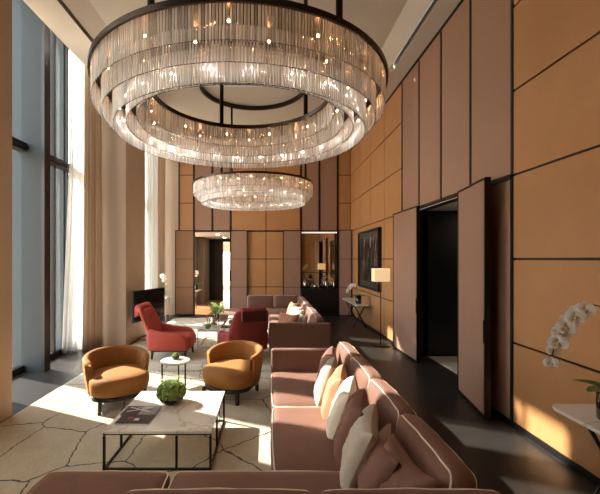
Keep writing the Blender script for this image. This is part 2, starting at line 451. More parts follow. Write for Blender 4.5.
# windows
def window(name, y0, y1, lab):
    w = bpy.data.objects.new(name, None); COL.objects.link(w); struct(w, lab)
    ym = 6.955 - 4.97 + y0
    b = MB()
    for a, c in ((y0, y0+.08), (y1-.08, y1)): b.box(XG-.05, XG+.05, a, c, 0, 7.15)
    b.box(XG-.05, XG+.05, y0, y1, 0, .12); b.box(XG-.05, XG+.05, y0, y1, 7.08, 7.15)
    for my in (ym+.93, ym+1.44):
        b.box(XG-.04, XG+.04, my-.025, my+.025, .1, 7.1)
    b.build('window_frame', M['frame'], w)
    b = MB(); b.box(XG-.07, XG+.1, y0, y1, 4.10, 4.25); b.box(XG+.0, XG+.13, y0, y1, 4.16, 4.19)
    b.build('transom', M['frame'], w)
    b = MB(); b.box(-5.15, -4.2, ym-.075, ym+.075, 0, 7.15, 0); b.build('fin_cladding', M['fin'], w)
    b = MB(); b.box(-4.2, -4.17, ym-.085, ym+.085, 0, 7.15); b.box(-4.225, -4.2, ym-.085, ym-.07, 0, 7.15)
    b.box(-4.24, -4.17, ym+.07, ym+.1, 0, 7.15)
    b.build('fin_edge', M['frame'], w)
    b = MB(); b.box(-5.45, -4.63, ym+1.38, ym+1.46, -.2, 7.3); b.build('outer_fin', M['fin'], w)
    b = MB(); b.add([(XG, y0, .1), (XG, y1, .1), (XG, y1, 7.1), (XG, y0, 7.1)], [(0,1,2,3)]); b.build('pane', M['pane'], w)
    return w
window('window_3', -.35, 3.6, 'tall window bay beside the camera behind drawn sheers')
window('window_1', 4.97, 8.92, 'tall window bay on the left with grey fin')
window('window_2', 10.3, 13.9, 'far tall window bay beyond the stone pier')

# curtains
def curtain(name, p0, p1, n, amp, flare, m, z1=7.0, off=0, bow=0):
    b = MB(); R = []; nz = 18; nu = n*8
    p0 = Vector(p0); p1 = Vector(p1); d = p1-p0; nrm = Vector((-d.y, d.x)).normalized()
    vs = []; fs = []
    for j in range(nz+1):
        t = j/nz; z = .015 + (z1-.015)*t
        for i in range(nu+1):
            u = i/nu
            uu = u + .25/n*.3*sin(2*pi*n*u*1.0+1+off)
            k = 1 + flare*(1-t)**1.5
            q = p1 + (p0-p1)*(1-uu)*k
            a = amp*(.65+.35*sin(3.1*u*n+off*2))*sin(2*pi*n*u + .5*sin(1.5*t+off+u*5))
            a += .02*sin(5*t+u*9+off)*(1-t) + bow*sin(pi*t)*.5
            vs.append((q.x+nrm.x*a, q.y+nrm.y*a, z))
    for j in range(nz):
        for i in range(nu):
            a = j*(nu+1)+i; fs.append((a, a+1, a+nu+2, a+nu+1))
    b.add(vs, fs, 0, True)
    o = b.build(name, m)
    s = o.modifiers.new('thick', 'SOLIDIFY'); s.thickness = .004
    return o
tag(curtain('sheer_curtain', (-4.42, 8.30), (-4.26, 8.66), 5, .045, .62, M['sheer']), 'white sheer curtain gathered beside the left window behind the ochre armchair', 'curtain', 'sheer curtains')
tag(curtain('drape', (-4.20, 8.42), (-3.97, 8.80), 6, .045, .08, M['drape'], off=2), 'taupe linen drape hanging against the stone pier left of the television', 'curtain', 'taupe drapes')
tag(curtain('sheer_curtain', (-4.40, 12.9), (-4.02, 13.35), 5, .05, .05, M['sheer'], off=1), 'white sheer curtain in the far window bay', 'curtain', 'sheer curtains')
tag(curtain('drape', (-4.0, 13.35), (-3.86, 13.7), 5, .04, .03, M['drape'], off=3), 'taupe drape in the far window bay above the orchid console', 'curtain', 'taupe drapes')
tag(curtain('sheer_curtain', (-3.98, -.3), (-3.98, 3.5), 22, .05, .0, M['sheer'], off=5), 'white sheer curtain drawn across the window bay beside the camera', 'curtain', 'sheer curtains')  # sheer added out of view to diffuse the near daylight
tag(curtain('drape', (-4.36, 5.06), (-4.36, 5.72), 6, .06, .02, M['drape'], off=4), 'taupe drape stacked behind the stone pier at the left edge of the photo', 'curtain')

# ------------------------------------------------------------------ sliding leaves
def leaf(name, L, H, th, lab, loc, rz, pm='mauve', hz=False):
    w = bpy.data.objects.new(name, None); COL.objects.link(w); struct(w, lab); w.location = loc; w.rotation_euler = (0, 0, rz)
    # local: length along y, thickness along +x
    b = MB(); f = .03
    b.box(0, th, 0, f, .02, H); b.box(0, th, L-f, L, .02, H); b.box(0, th, f, L-f, .02, .02+f); b.box(0, th, f, L-f, H-f, H)
    b.build('door_frame', M['reveal'], w)
    b = MB(); b.box(.006, th-.006, f, L-f, .05, H-f)
    b.build('panel', M[pm], w)
    if hz:
        for zz in (1.05, 2.1):
            b = MB(); b.box(0, th, f, L-f, zz-.008, zz+.008); b.build('seam', M['reveal'], w)
    b = MB(); b.box(-.012, 0, .008, .026, 1.0, 1.3)
    b.build('door_pull', M['reveal'], w)
    return w
leaf('door_1', 1.36, 3.17, .06, 'mauve sliding leaf left of the dark doorway', (2.97, 7.44, 0), radians(1))
leaf('door_2', 1.05, 3.17, .075, 'mauve leaf standing open right of the dark doorway', (2.815, 4.83, 0), radians(-9.5))
def leaf_back(name, x0, x1, y, lab, rz=0, pm='mauve'):
    w = leaf(name, x1-x0, 3.17, .05, lab, (x0, y, 0), radians(-90)+rz, pm, True)
    return w
leaf_back('door_3', -3.50, -2.80, 13.84, 'amber brown leaf at the left edge of the back doorway', 0, 'amber')
leaf_back('door_4', -1.44, -.80, 13.84, 'mauve leaf right of the back doorway')
leaf_back('door_5', .52, 1.20, 13.84, 'mauve leaf left of the mirrored bar niche')
leaf_back('door_6', 2.55, 3.03, 13.6, 'mauve leaf right of the mirrored bar niche', radians(-8))

# room beyond right doorway
b = MB(); b.box(3.42, 7.0, 4.6, 8.6, -.1, .001); struct(b.build('floor', mat('pale stone floor', (190, 180, 168), .4)), 'pale stone floor beyond the dark doorway')
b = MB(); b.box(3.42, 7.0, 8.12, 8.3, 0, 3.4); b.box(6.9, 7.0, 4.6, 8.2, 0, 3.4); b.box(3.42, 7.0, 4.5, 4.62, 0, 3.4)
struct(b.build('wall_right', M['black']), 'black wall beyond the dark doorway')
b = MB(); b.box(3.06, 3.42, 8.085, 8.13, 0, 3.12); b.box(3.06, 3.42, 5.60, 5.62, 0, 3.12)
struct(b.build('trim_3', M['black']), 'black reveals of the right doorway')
b = MB(); b.box(3.42, 7.0, 4.6, 8.3, 3.151, 3.3); struct(b.build('ceiling', M['white']), 'white ceiling beyond the dark doorway')
b = MB(); b.box(3.12, 3.155, 5.7, 8.0, 3.13, 3.148); o = b.build('strip_light', M['striplight']); tag(o, 'slim white strip light under the head of the right doorway', 'light')
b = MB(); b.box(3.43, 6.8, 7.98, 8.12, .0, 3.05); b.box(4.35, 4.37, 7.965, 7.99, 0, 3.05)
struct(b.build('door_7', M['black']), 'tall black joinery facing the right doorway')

# room beyond back door
b = MB(); b.box(-6, 1.2, 13.9+.0, 30, -.1, .001); struct(b.build('floor', M['oakfloor']), 'oak plank floor beyond the back doorway')
b = MB(); b.box(-6, 1.2, 14.1, 30, 3.12, 3.3); struct(b.build('ceiling', M['white']), 'white ceiling beyond the back doorway')
b = MB(); b.box(-3.6, -3.35, 16.7, 17.4, 0, 3.12); b.box(-3.55, -3.03, 17.3, 19.0, 0, 3.12); b.box(-1.1, -1.0, 14.15, 30, 0, 3.12)
struct(b.build('wall_back', M['greywall']), 'grey walls of the passage beyond the back doorway')
b = MB(); b.box(-3.06, -2.36, 18.9, 19.1, 0, 3.11); b.box(-3.08, -3.03, 18.86, 19.1, 0, 3.11); b.box(-2.40, -2.36, 18.86, 19.1, 0, 3.11)
b.box(-2.36, -1.1, 18.9, 19.1, 2.98, 3.12)
struct(b.build('door_8', M['black']), 'tall black door in the passage beyond the back doorway')
b = MB(); b.box(-6, 0, 26, 26.1, 2.6, 3.12); b.box(-6, 0, 26, 26.1, 0, .25); b.box(-4.0, -3.94, 26, 26.08, 0, 3); b.box(-1.8, -1.74, 26, 26.08, 0, 3)
struct(b.build('window_4', M['white']), 'bright window at the far end of the passage')
t = thing('writing_table', 'slender wooden table before the bright window beyond the back doorway', 'table', (-2.55, 23.5, 0))
b = MB(); b.box(-.9, .9, -.3, .3, .72, .76); b.build('table_top', M['wood'], t)
for x in (-.85, .85, .25):
    b = MB(); b.box(x-.02, x+.02, -.27, -.23, 0, .72); b.build('leg', M['reveal'], t)
tag(MB().cyl(-2.45, 23.5, .76, 1.35, .08).build('vase', M['blackglass']), 'dark vase on the table before the far bright window', 'vase')

for i, (x, y) in enumerate(((-2.1, 15.2), (-2.1, 17.4), (-2.0, 21.5))):  # fill lights added to brighten the dark passage
    b = MB(); b.lathe([(.09, 3.105), (.09, 3.119), (.001, 3.1191)], 20, (x, y)); b.lathe([(.075, 3.104), (.075, 3.107)], 20, (x, y), 1)
    o = b.build('ceiling_light', [M['white'], M['lampdisc']]); tag(o, ['round recessed light nearest the back doorway in the passage ceiling', 'round recessed light in the middle of the passage ceiling', 'round recessed light beyond the tall black door in the passage ceiling'][i], 'light', 'recessed passage lights')
b = MB(); b.lathe([(.16, 3.13), (.16, 3.149), (.001, 3.1491)], 20, (5.4, 6.3)); b.lathe([(.15, 3.128), (.15, 3.131)], 20, (5.4, 6.3), 1)  # fill light added to brighten the room past the dark doorway
tag(b.build('ceiling_light', [M['white'], M['lampdisc']]), 'round recessed light in the room beyond the dark doorway', 'light')
# bar niche with mirror
b = MB(); b.box(1.21, 2.57, 13.62, 13.90, 0, 1.0); b.box(1.21, 2.57, 13.60, 13.64, 0, .98)
o = b.build('bar_cabinet', M['black'], bevel=.004); tag(o, 'black lacquered bar cabinet below the mirror in the back wall niche', 'cabinet')
t = thing('wall_mirror', 'large mirror above the black bar cabinet in the back wall', 'mirror', (1.89, 13.98, 0))
b = MB(); b.box(-.67, .67, 0, .02, 1.03, 3.06); b.build('mirror_glass', M['mirror'], t)
b = MB()
b.box(-.67, .67, -.012, 0, 1.58, 1.61); b.box(-.68, -.65, -.015, .02, 1.0, 3.1); b.box(.65, .68, -.015, .02, 1.0, 3.1)
b.build('mirror_frame', M['reveal'], t)
b = MB(); b.box(1.23, 2.55, 13.93, 13.97, 3.07, 3.13); tag(b.build('strip_light', M['striplight']), 'strip light along the top of the bar niche mirror', 'light')
for i, (x, h, r) in enumerate(((1.35, .28, .04), (1.5, .2, .05), (1.72, .12, .09), (2.0, .26, .035), (2.12, .3, .04), (2.3, .18, .05), (2.42, .26, .04))):
    nm = 'bottle' if h > .22 else 'glass_bowl'
    prof = [(r, 1.0), (r, 1.0+h*.6), (r*.35, 1.0+h*.78), (r*.35, 1.0+h)] if h > .22 else [(r*.4, 1.0), (r, 1.0+h*.5), (r*1.1, 1.0+h)]
    o = MB().lathe(prof, 14, (x, 13.78)).build(nm, M['blackglass'] if i % 2 else M['chrome'])
    lab = ['leftmost bottle on the bar cabinet, polished steel', 'small black bowl second from the left on the bar cabinet', 'wide low steel bowl on the bar cabinet', 'black bottle right of the wide steel bowl on the bar cabinet', 'tallest steel bottle on the bar cabinet', 'black bowl near the right end of the bar cabinet', 'rightmost steel bottle on the bar cabinet'][i]
    tag(o, lab, 'bottle' if h > .22 else 'bowl', 'glassware on the bar cabinet')

# ------------------------------------------------------------------ rugs
def rug(x0, x1, y0, y1, border, lab, seed):
    b = MB(); nx, ny = 60, 60; vs = []; fs = []
    for j in range(ny+1):
        for i in range(nx+1):
            x = x0+(x1-x0)*i/nx; y = y0+(y1-y0)*j/ny
            e = min(i, nx-i, j, ny-j)
            zz = .022 + .003*noise.noise(Vector((x*4, y*4, seed))) if e > 0 else .002
            vs.append((x + (.01*noise.noise(Vector((y*6, seed, 0))) if e == 0 else 0), y, zz))
    for j in range(ny):
        for i in range(nx):
            a = j*(nx+1)+i; fs.append((a, a+1, a+nx+2, a+nx+1))
    b.add(vs, fs, 0, True)
    return tag(b.build('rug', rug_mat(border)), lab, 'rug')
rug(-3.43, .9, .9, 6.98, 6.86, 'cream pile rug with charcoal lines under the marble coffee table', 1)
rug(-3.35, .9, 7.0, 13.2, None, 'far cream pile rug beneath the red armchairs', 5)

# ------------------------------------------------------------------ cushions
def sgn(v): return (v > 0)-(v < 0)
def box_cushion(lx, ly, lz, r=.05, crown=.02, nseg=10, wr=.006, seed=0):
    """puffy box cushion centred at origin in x,y, bottom at z=0"""
    b = MB(); n = nseg
    def prof(u):    # u in -1..1
        return u
    grid = []
    # cube-sphere style: build 6 faces of subdivided cube then round
    vs = {}; V = []; F = []
    def key(i, j, k): return (i, j, k)
    def vid(i, j, k):
        kk = (i, j, k)
        if kk in vs: return vs[kk]
        p = Vector((i/n*2-1, j/n*2-1, k/n*2-1))
        h = Vector((lx/2, ly/2, lz/2))
        # redistribute so edge samples are close to the rounded corners
        q = Vector([sgn(c)*(1-(1-abs(c))**1.6) for c in p])
        w = Vector((q.x*h.x, q.y*h.y, q.z*h.z))
        inner = Vector([max(-(hh-r), min(hh-r, c)) for c, hh in zip(w, h)])
        dlt = w-inner
        # project on rounded box
        if dlt.length > 1e-9:
            m = max(abs(dlt.x), abs(dlt.y), abs(dlt.z))
            dlt = dlt.normalized()*min(r, m if (abs(q.x)<1 and abs(q.y)<1 and abs(q.z)<1) else r)
        w = inner+dlt
        cr = crown*(1-abs(p.x)**2)*(1-abs(p.y)**2)
        w.z += cr*sgn(p.z)*abs(p.z)
        w.x += crown*.6*(1-p.y**2)*(1-p.z**2)*p.x
        w.y += crown*.6*(1-p.x**2)*(1-p.z**2)*p.y
        nn = noise.noise(Vector((w.x*5+seed*3.1, w.y*5, w.z*5)))*wr
        w += w.normalized()*nn if w.length > 1e-6 else Vector()
        vs[kk] = len(V); V.append((w.x, w.y, w.z+lz/2)); return vs[kk]
    for a in range(n):
        for c in range(n):
            F.append((vid(a,c,n), vid(a+1,c,n), vid(a+1,c+1,n), vid(a,c+1,n)))
            F.append((vid(a,c,0), vid(a,c+1,0), vid(a+1,c+1,0), vid(a+1,c,0)))
            F.append((vid(a,0,c), vid(a+1,0,c), vid(a+1,0,c+1), vid(a,0,c+1)))
            F.append((vid(a,n,c), vid(a,n,c+1), vid(a+1,n,c+1), vid(a+1,n,c)))
            F.append((vid(0,a,c), vid(0,a,c+1), vid(0,a+1,c+1), vid(0,a+1,c)))
            F.append((vid(n,a,c), vid(n,a+1,c), vid(n,a+1,c+1), vid(n,a,c+1)))
    b.add(V, F, 0, True)
    return b
def rect_loop(lx, ly, z, rc=.05, inset=.012, crown=0):
    pts = []; hx, hy = lx/2-inset, ly/2-inset
    for cx, cy, a0 in ((hx-rc, hy-rc, 0), (-hx+rc, hy-rc, 90), (-hx+rc, -hy+rc, 180), (hx-rc, -hy+rc, 270)):
        for k in range(5):
            a = radians(a0+k*22.5); pts.append((cx+rc*cos(a), cy+rc*sin(a), z))
    out = []
    for i, p in enumerate(pts):
        q = pts[(i+1) % len(pts)]; out.append(p)
        dd = (Vector(q)-Vector(p)).length
        if dd > .2:
            for k in range(1, 8):
                t = k/8; w = Vector(p).lerp(Vector(q), t); bl = sin(pi*t)*.010
                v = Vector((sgn(w.x)*(abs(abs(w.x)-hx) < 1e-4), sgn(w.y)*(abs(abs(w.y)-hy) < 1e-4), 0))
                w += v*bl + Vector((0, 0, .004*sin(k*2.1))); out.append(tuple(w))
    return out
def cushion(name, lx, ly, lz, parent, loc, rot=(0,0,0), crown=.025, m='sofa', seed=0, both=True, nseg=12):
    o = box_cushion(lx, ly, lz, r=min(.05, lz*.3), crown=crown, seed=seed, nseg=nseg).build(name, M[m], parent)
    o.location = loc; o.rotation_euler = rot
    p = MB().tube(rect_loop(lx, ly, lz-.012), .0062, 6, True)
    if both: p.tube(rect_loop(lx, ly, .012), .0062, 6, True)
    p.build('piping', M['pipe'], o)
    return o

def rbox(name, x0, x1, y0, y1, z0, z1, m, parent, bev=.03):
    b = MB(); b.box(x0, x1, y0, y1, z0, z1); return b.build(name, m, parent, bevel=bev)

# near sofa
sa = thing('sectional_sofa', 'brown velvet corner sofa with cream piping in the foreground beside the coffee table', 'sofa', (.03, 0, .022), 0, 'brown velvet corner sofas')
def Lbase(parent, ax0, ax1, ay0, ay1, bx0, by0, by1):
    b = MB(); b.box(ax0, ax1, ay0, ay1, .1, .24); b.box(bx0, ax0+.001, by0, by1, .1, .24); b.build('base', M['sofa'], parent, bevel=.02)
    b = MB()
    b.box(ax0+.06, ax1-.06, ay0+.06, ay1-.06, 0, .1); b.box(bx0+.06, ax0+.06, by0+.06, by1-.06, 0, .1); b.build('plinth', M['legwood'], parent)
Lbase(sa, 0.0, 1.28, 1.68, 5.54, -1.75, 1.68, 2.87)
cushion('seat_cushion', 1.02, 1.27, .20, sa, (.51, 4.765, .235), seed=1)
cushion('seat_cushion', 1.02, 1.27, .20, sa, (.51, 3.49, .235), seed=2)
cushion('seat_cushion', 1.72, 1.06, .20, sa, (.10, 2.35, .238), seed=3)
cushion('seat_cushion', .96, 1.06, .20, sa, (-1.27, 2.35, .238), seed=4)
rbox('side_back', 1.15, 1.28, 1.66, 5.55, .12, .66, M['sofa'], sa)
rbox('near_back', -.80, 1.28, 1.62, 1.74, .12, .66, M['sofa'], sa)
rbox('armrest', .0, 1.28, 5.42, 5.55, .12, .755, M['sofa'], sa, .04)
def backc(parent, y, ly, seed, x=1.04, h=.44):
    # stands on the seat leaning on the side back; local z -> -x
    o = box_cushion(h, ly, .17, r=.05, crown=.035, seed=seed, nseg=12).build('back_cushion', M['sofa'], parent)
    o.location = (x, y, .44); o.rotation_euler = (0, radians(-90+10), 0)
    p = MB().tube(rect_loop(h, ly, .155), .0062, 6, True); p.tube(rect_loop(h, ly, .015), .0062, 6, True); p.build('piping', M['pipe'], o)
    # place: bottom of cushion (local -x end) at seat
    o.location = (x+.10, y, .415+h/2+.01)
    return o
for i, y in enumerate((4.99, 4.15, 3.31, 2.47)): backc(sa, y, .84, 10+i, x=1.01)
def backc2(parent, x, lx, y, seed, s=1, h=.44):
    o = box_cushion(lx, h, .17, r=.05, crown=.035, seed=seed, nseg=12).build('back_cushion', M['sofa'], parent)
    p = MB().tube(rect_loop(lx, h, .155), .0062, 6, True); p.tube(rect_loop(lx, h, .015), .0062, 6, True); p.build('piping', M['pipe'], o)
    o.location = (x, y-.08*s, .415+h/2+.01); o.rotation_euler = (radians(-90+10)*s, 0, 0)
    return o
backc2(sa, -.29, 1.0, 1.88, 20); backc2(sa, .70, .96, 1.88, 21)

# far sofa
sb = thing('sectional_sofa', 'brown velvet corner sofa at the far end by the mirrored niche', 'sofa', (0, 0, .022), 0, 'brown velvet corner sofas')
Lbase(sb, 0.0, 1.26, 7.52, 12.42, -1.52, 11.1, 12.42)
for i, (y, l) in enumerate(((8.24, 1.15), (9.40, 1.15), (10.52, 1.08))): cushion('seat_cushion', 1.02, l-.01, .20, sb, (.50, y, .235), seed=30+i, nseg=6)
cushion('seat_cushion', 1.75, 1.14, .20, sb, (.14, 11.66, .235), seed=34, nseg=6)
cushion('seat_cushion', .76, 1.14, .20, sb, (-1.13, 11.66, .235), seed=35, nseg=6)
rbox('side_back', 1.13, 1.27, 7.52, 12.42, .12, .66, M['sofa'], sb)
rbox('far_back', -.75, 1.27, 12.30, 12.42, .12, .66, M['sofa'], sb)
rbox('armrest', .0, 1.26, 7.50, 7.63, .12, .775, M['sofa'], sb, .04)
for i in range(5): backc(sb, 8.08+i*.88, .86, 40+i, x=1.0, h=.42)
backc2(sb, -.28, .86, 12.22, 46, -1); backc2(sb, .55, .78, 12.22, 47, -1)

# throw pillows
def pillow_mesh(w, t, seed):
    b = MB(); n = 32; vs = []; fs = []
    for side in (1, -1):
        for j in range(n+1):
            for i in range(n+1):
                u = i/n*2-1; v = j/n*2-1
                pin = 1-.07*(1-abs(u)**2)*0
                px = u*w/2*(1-.08*(1-v*v)**1); pz = v*w/2*(1-.08*(1-u*u)**1)
                # corner ears keep reach, edges pull in
                th = t/2*((1-u**4)*(1-v**4))**.48
                th *= 1+.22*noise.noise(Vector((u*1.7+seed, v*1.7, side*3+seed)))
                th += (.012*noise.noise(Vector((u*3.2+seed, v*3.2, side))) + .010*abs(noise.noise(Vector((u*2+v*5+seed, v*2-u*4, side*2)))))*(1-u**4)*(1-v**4)
                sag = -.03*(1-u*u)*(v > 0)*v
                vs.append((px, side*th, pz+sag))
    m = (n+1)*(n+1)
    for j in range(n):
        for i in range(n):
            a = j*(n+1)+i
            fs.append((a, a+1, a+n+2, a+n+1)); fs.append((m+a, m+a+n+1, m+a+n+2, m+a+1))
    b.add(vs, fs, 0, True); return b
def pillow(x, y, w, m, lab, az=28, tilt=20, roll=0, z=.45, group='throw pillows along the near sofa', seed=None, t=.19):
    sd = random.random()*50
    o = pillow_mesh(w, t, sd).build('throw_pillow', M[m])
    # local normal -y ; az turns it from facing camera (0) towards -x (90)
    R = Matrix.Rotation(radians(-az), 4, 'Z') @ Matrix.Rotation(radians(-tilt), 4, 'X') @ Matrix.Rotation(radians(roll), 4, 'Y')
    o.matrix_world = Matrix.Translation((x, y, z + w/2*cos(radians(tilt))*.92)) @ R
    return tag(o, lab, 'pillow', group)
PX = .70
pillow(.76, 4.86, .50, 'pil_brown', 'dark brown throw pillow farthest from the camera on the near sofa', 100, 18, 2)
pillow(.68, 4.36, .50, 'pil_grey', 'grey linen pillow between the farthest brown one and the tan one', 106, 18, -2)
pillow(.70, 3.95, .51, 'pil_tan', 'tan velvet pillow just behind the ivory one', 104, 18, 2)
pillow(.70, 3.53, .52, 'pil_white', 'ivory white linen pillow in the middle of the near sofa', 106, 20, 2)
pillow(.71, 3.15, .53, 'pil_brown', 'dark brown pillow in front of the ivory one, beside the nearer grey', 106, 20, 3)
pillow(.69, 2.80, .53, 'pil_grey', 'creased grey linen pillow between two brown ones nearer the camera', 106, 22, 3)
pillow(.75, 2.52, .50, 'pil_brown', 'brown pillow right of the nearer grey one on the near sofa', 102, 24, 4)
pillow(.80, 2.30, .50, 'pil_brown', 'brown pillow nearest the camera in the sofa corner', 76, 24, 6)
g2 = 'throw pillows on the far sofa'
pillow(.70, 8.45, .46, 'pil_grey', 'grey pillow nearest the arm of the far sofa', 66, 20, 4, group=g2)
pillow(.42, 8.30, .50, 'pil_tan', 'tan pillow in front of the grey ones on the far sofa', 25, 22, 4, group=g2)
pillow(.68, 9.0, .48, 'pil_grey', 'second grey pillow on the far sofa, behind the tan one', 70, 20, -4, group=g2)
pillow(.66, 9.6, .50, 'pil_white', 'ivory pillow in the sunlit row of the far sofa', 70, 20, 3, group=g2)
pillow(.66, 10.3, .50, 'pil_tan', 'tan pillow farthest along the row of the far sofa', 70, 20, -3, group=g2)

# ------------------------------------------------------------------ tub armchair (faces local -y)
def sweep(b, path_fn, sec_fn, nu, closed_sec=True):
    R = []
    for i in range(nu+1):
        u = i/nu; R.append(sec_fn(u))
    b.rings(R, cap=True)
def tub_chair(name, label, loc, rz, group):
    t = thing(name, label, 'armchair', loc, rz, group)
    W = .43
    # shell
    b = MB(); R = []
    nu = 48; amax = radians(113)
    for i in range(nu+1):
        u = i/nu*2-1
        a = u*amax
        end = max(0, (abs(u)-.955)/.045)
        shrink = sqrt(max(0, 1-end**2))*.96+.04
        dirx, diry = sin(a), cos(a)
        # slightly squarish footprint, elongated to the front
        def P(r, z):
            ext = 1.0 + .10*max(0, -cos(a))
            return (dirx*r*1.02, diry*r*ext*(.92 if diry > 0 else 1.0), z)
        ztop = .735 - .10*(abs(u)**2.2)
        th = .095*shrink
        rm = W-.05
        sec = []
        zb = .19
        H = ztop-zb
        for k in range(9):      # outer going up
            s = k/8; r = rm + th/2 - .045*(1-s)**1.6 + .02*s
            sec.append(P(r, zb+(H-.04)*s))
        for k in range(1, 6):   # rounded top
            q = pi*k/6; r = rm+.02*1 + th/2*cos(q); sec.append(P(r, ztop-.04+.045*sin(q)*shrink))
        for k in range(9):
            s = 1-k/8; r = rm - th/2 - .03*(1-s)**1.6 + .02*s + .004*sin(a*34)*s*(abs(u) < .9)
            sec.append(P(r, zb+(H-.04)*s))
        R.append(sec)
    b.rings(R)
    b.build('backrest', M['yellow'], t)
    # seams on the back
    for a in (radians(-20), radians(62)):
        b = MB()
        pts = []
        for k in range(12):
            s = k/11; r = W-.05-.0475-.03*(1-s)**1.6+.02*s; z_ = .42+(.70-.42)*s
            pts.append((sin(a)*r*1.02, cos(a)*r*.92, z_))
        b.tube(pts, .004, 5); b.build('seam', M['yellow'], t)
    # seat cushion
    b = MB(); R = []
    def outline(sc, z, bulge=0):
        o = []
        for k in range(40):
            a = 2*pi*k/40; c, s = cos(a), sin(a)
            e = 2.6
            d = (abs(c)**e+abs(s)**e)**(-1/e)
            x = (.36+.05*(s < 0)*min(1, -s*2))*d*c; y = -.06 + (.36 if s > 0 else .41)*d*s
            o.append((x*sc, (y+.06)*sc-.06, z))
        return o
    for sc, z_ in ((.3, .20), (.9, .2), (.99, .23), (1.03, .30), (1.05, .37), (1.02, .425), (.93, .455), (.7, .475), (.4, .482), (.05, .484)): R.append(outline(sc, z_))
    b.rings(R); b.build('seat', M['yellow'], t)
    b = MB(); R = [outline(.9, .155), outline(.96, .155), outline(.96, .2), outline(.9, .2)]
    b.rings(R); b.build('base', M['legwood'], t)
    for x, y in ((-.29, -.38), (.29, -.38), (-.25, .24), (.25, .24)):
        b = MB(); k = 1.04
        R = [[(x*k+dx*.020, y*k+dy*.020, 0) for dx, dy in ((-1,-1),(1,-1),(1,1),(-1,1))], [(x+dx*.024, y+dy*.024, .165) for dx, dy in ((-1,-1),(1,-1),(1,1),(-1,1))]]
        b.rings(R, smooth=False); b.build('leg', M['legwood'], t)
    return t
tc_ = tub_chair('tub_armchair', 'ochre velvet tub armchair on the left, near the window curtains', (-2.23, 5.42, .02), radians(34), 'ochre velvet tub armchairs')
dup(tc_, (-.53, 5.74, .02), radians(-28), 'ochre velvet tub armchair right of the round side table, before the burgundy wing chair')

# ------------------------------------------------------------------ wing armchair (faces local -y)
def wing_chair(label, loc, rz, m, mh, group):
    t = thing('wing_armchair', label, 'armchair', loc, rz, group)
    # back: loft of cross-sections rising and leaning
    b = MB(); R = []
    for k in range(15):
        s = k/14; z = .22 + .86*s
        yb = .30 + .34*s**1.05                       # leaning back
        w = .40 + .03*sin(pi*s*.8) - .08*s**3
        th = .15 - .05*s
        curve = .10*(1-s*.6)
        if k == 14: th *= .5; w *= .96
        sec = []
        for j in range(13):
            u = j/12*2-1; sec.append((u*w, yb - curve*abs(u)**2.2 - th/2*(1-.3*abs(u)**6), z))
        for j in range(13):
            u = 1-j/12*2; sec.append((u*w*1.0, yb - curve*abs(u)**2.2 + th/2*(1-.5*abs(u)**6), z))
        R.append(sec)
    b.rings(R); b.build('backrest', m, t, sub=1)
    # arms
    for sd in (-1, 1):
        b = MB(); R = []
        for k in range(13):
            s = k/12; y = .42 - .86*s
            ztop = .66 - .12*sin(min(1, s*1.6)*pi/2) + .03*sin(pi*s)
            if s > .8: ztop -= .16*((s-.8)/.2)**2
            th = .075 if 0 < s < 1 else .055
            xc = sd*(.36 + .04*sin(pi*min(1, s*1.1)))
            zb = .20
            sec = []
            for j in range(16):
                a = 2*pi*j/16; c, q = cos(a), sin(a)
                d = (abs(c)**4+abs(q)**4)**-.25
                sec.append((xc+th*d*c*sd, y, (ztop+zb)/2+(ztop-zb)/2*d*q))
            R.append(sec)
        b.rings(R); b.build('armrest', m, t, sub=1)
    # seat
    b = box_cushion(.66, .82, .25, r=.07, crown=.03, seed=3).build('seat', m, t); b.location = (0, -.04, .21)
    # headrest draped over the top
    b = MB(); R = []
    for k in range(11):
        s = k/10; u = s*2-1
        sec = []
        for j in range(14):
            a = -.35*pi + j/13*1.7*pi
            sec.append((u*.25, .63+(.085)*cos(a)+.0, 1.06+.07*sin(a) - (.10 if j in (0, 1) else 0)*1.2))
        R.append(sec)
    vs = []
    b.rings(R, cap=True)
    b.build('headrest', m, t)
    b = MB(); b.box(-.25, .25, .69, .725, .86, 1.07); b.box(-.25, .25, .50, .535, .84, 1.04); b.build('headrest_flap', mh, t, bevel=.012)
    b = MB(); b.box(-.34, .34, -.40, .34, .165, .21); b.build('base', M['legwood'], t)
    for x, y in ((-.30, -.36), (.30, -.36), (-.30, .32), (.30, .32)):
        b = MB(); k = 1.04
        R = [[(x*k+dx*.016, y*k+dy*.016, 0) for dx, dy in ((-1,-1),(1,-1),(1,1),(-1,1))], [(x+dx*.024, y+dy*.024, .17) for dx, dy in ((-1,-1),(1,-1),(1,1),(-1,1))]]
        b.rings(R, smooth=False); b.build('leg', M['legwood'], t)
    return t
wing_chair('bright red velvet high-back armchair on the left, in front of the television', (-2.08, 7.95, .02), radians(88), M['red'], M['red'], 'red high-back armchairs')
wing_chair('burgundy velvet high-back armchair seen from behind, right of the marble tables', (-.57, 7.83, .02), radians(204), M['burgundy'], M['darkred'], 'red high-back armchairs')

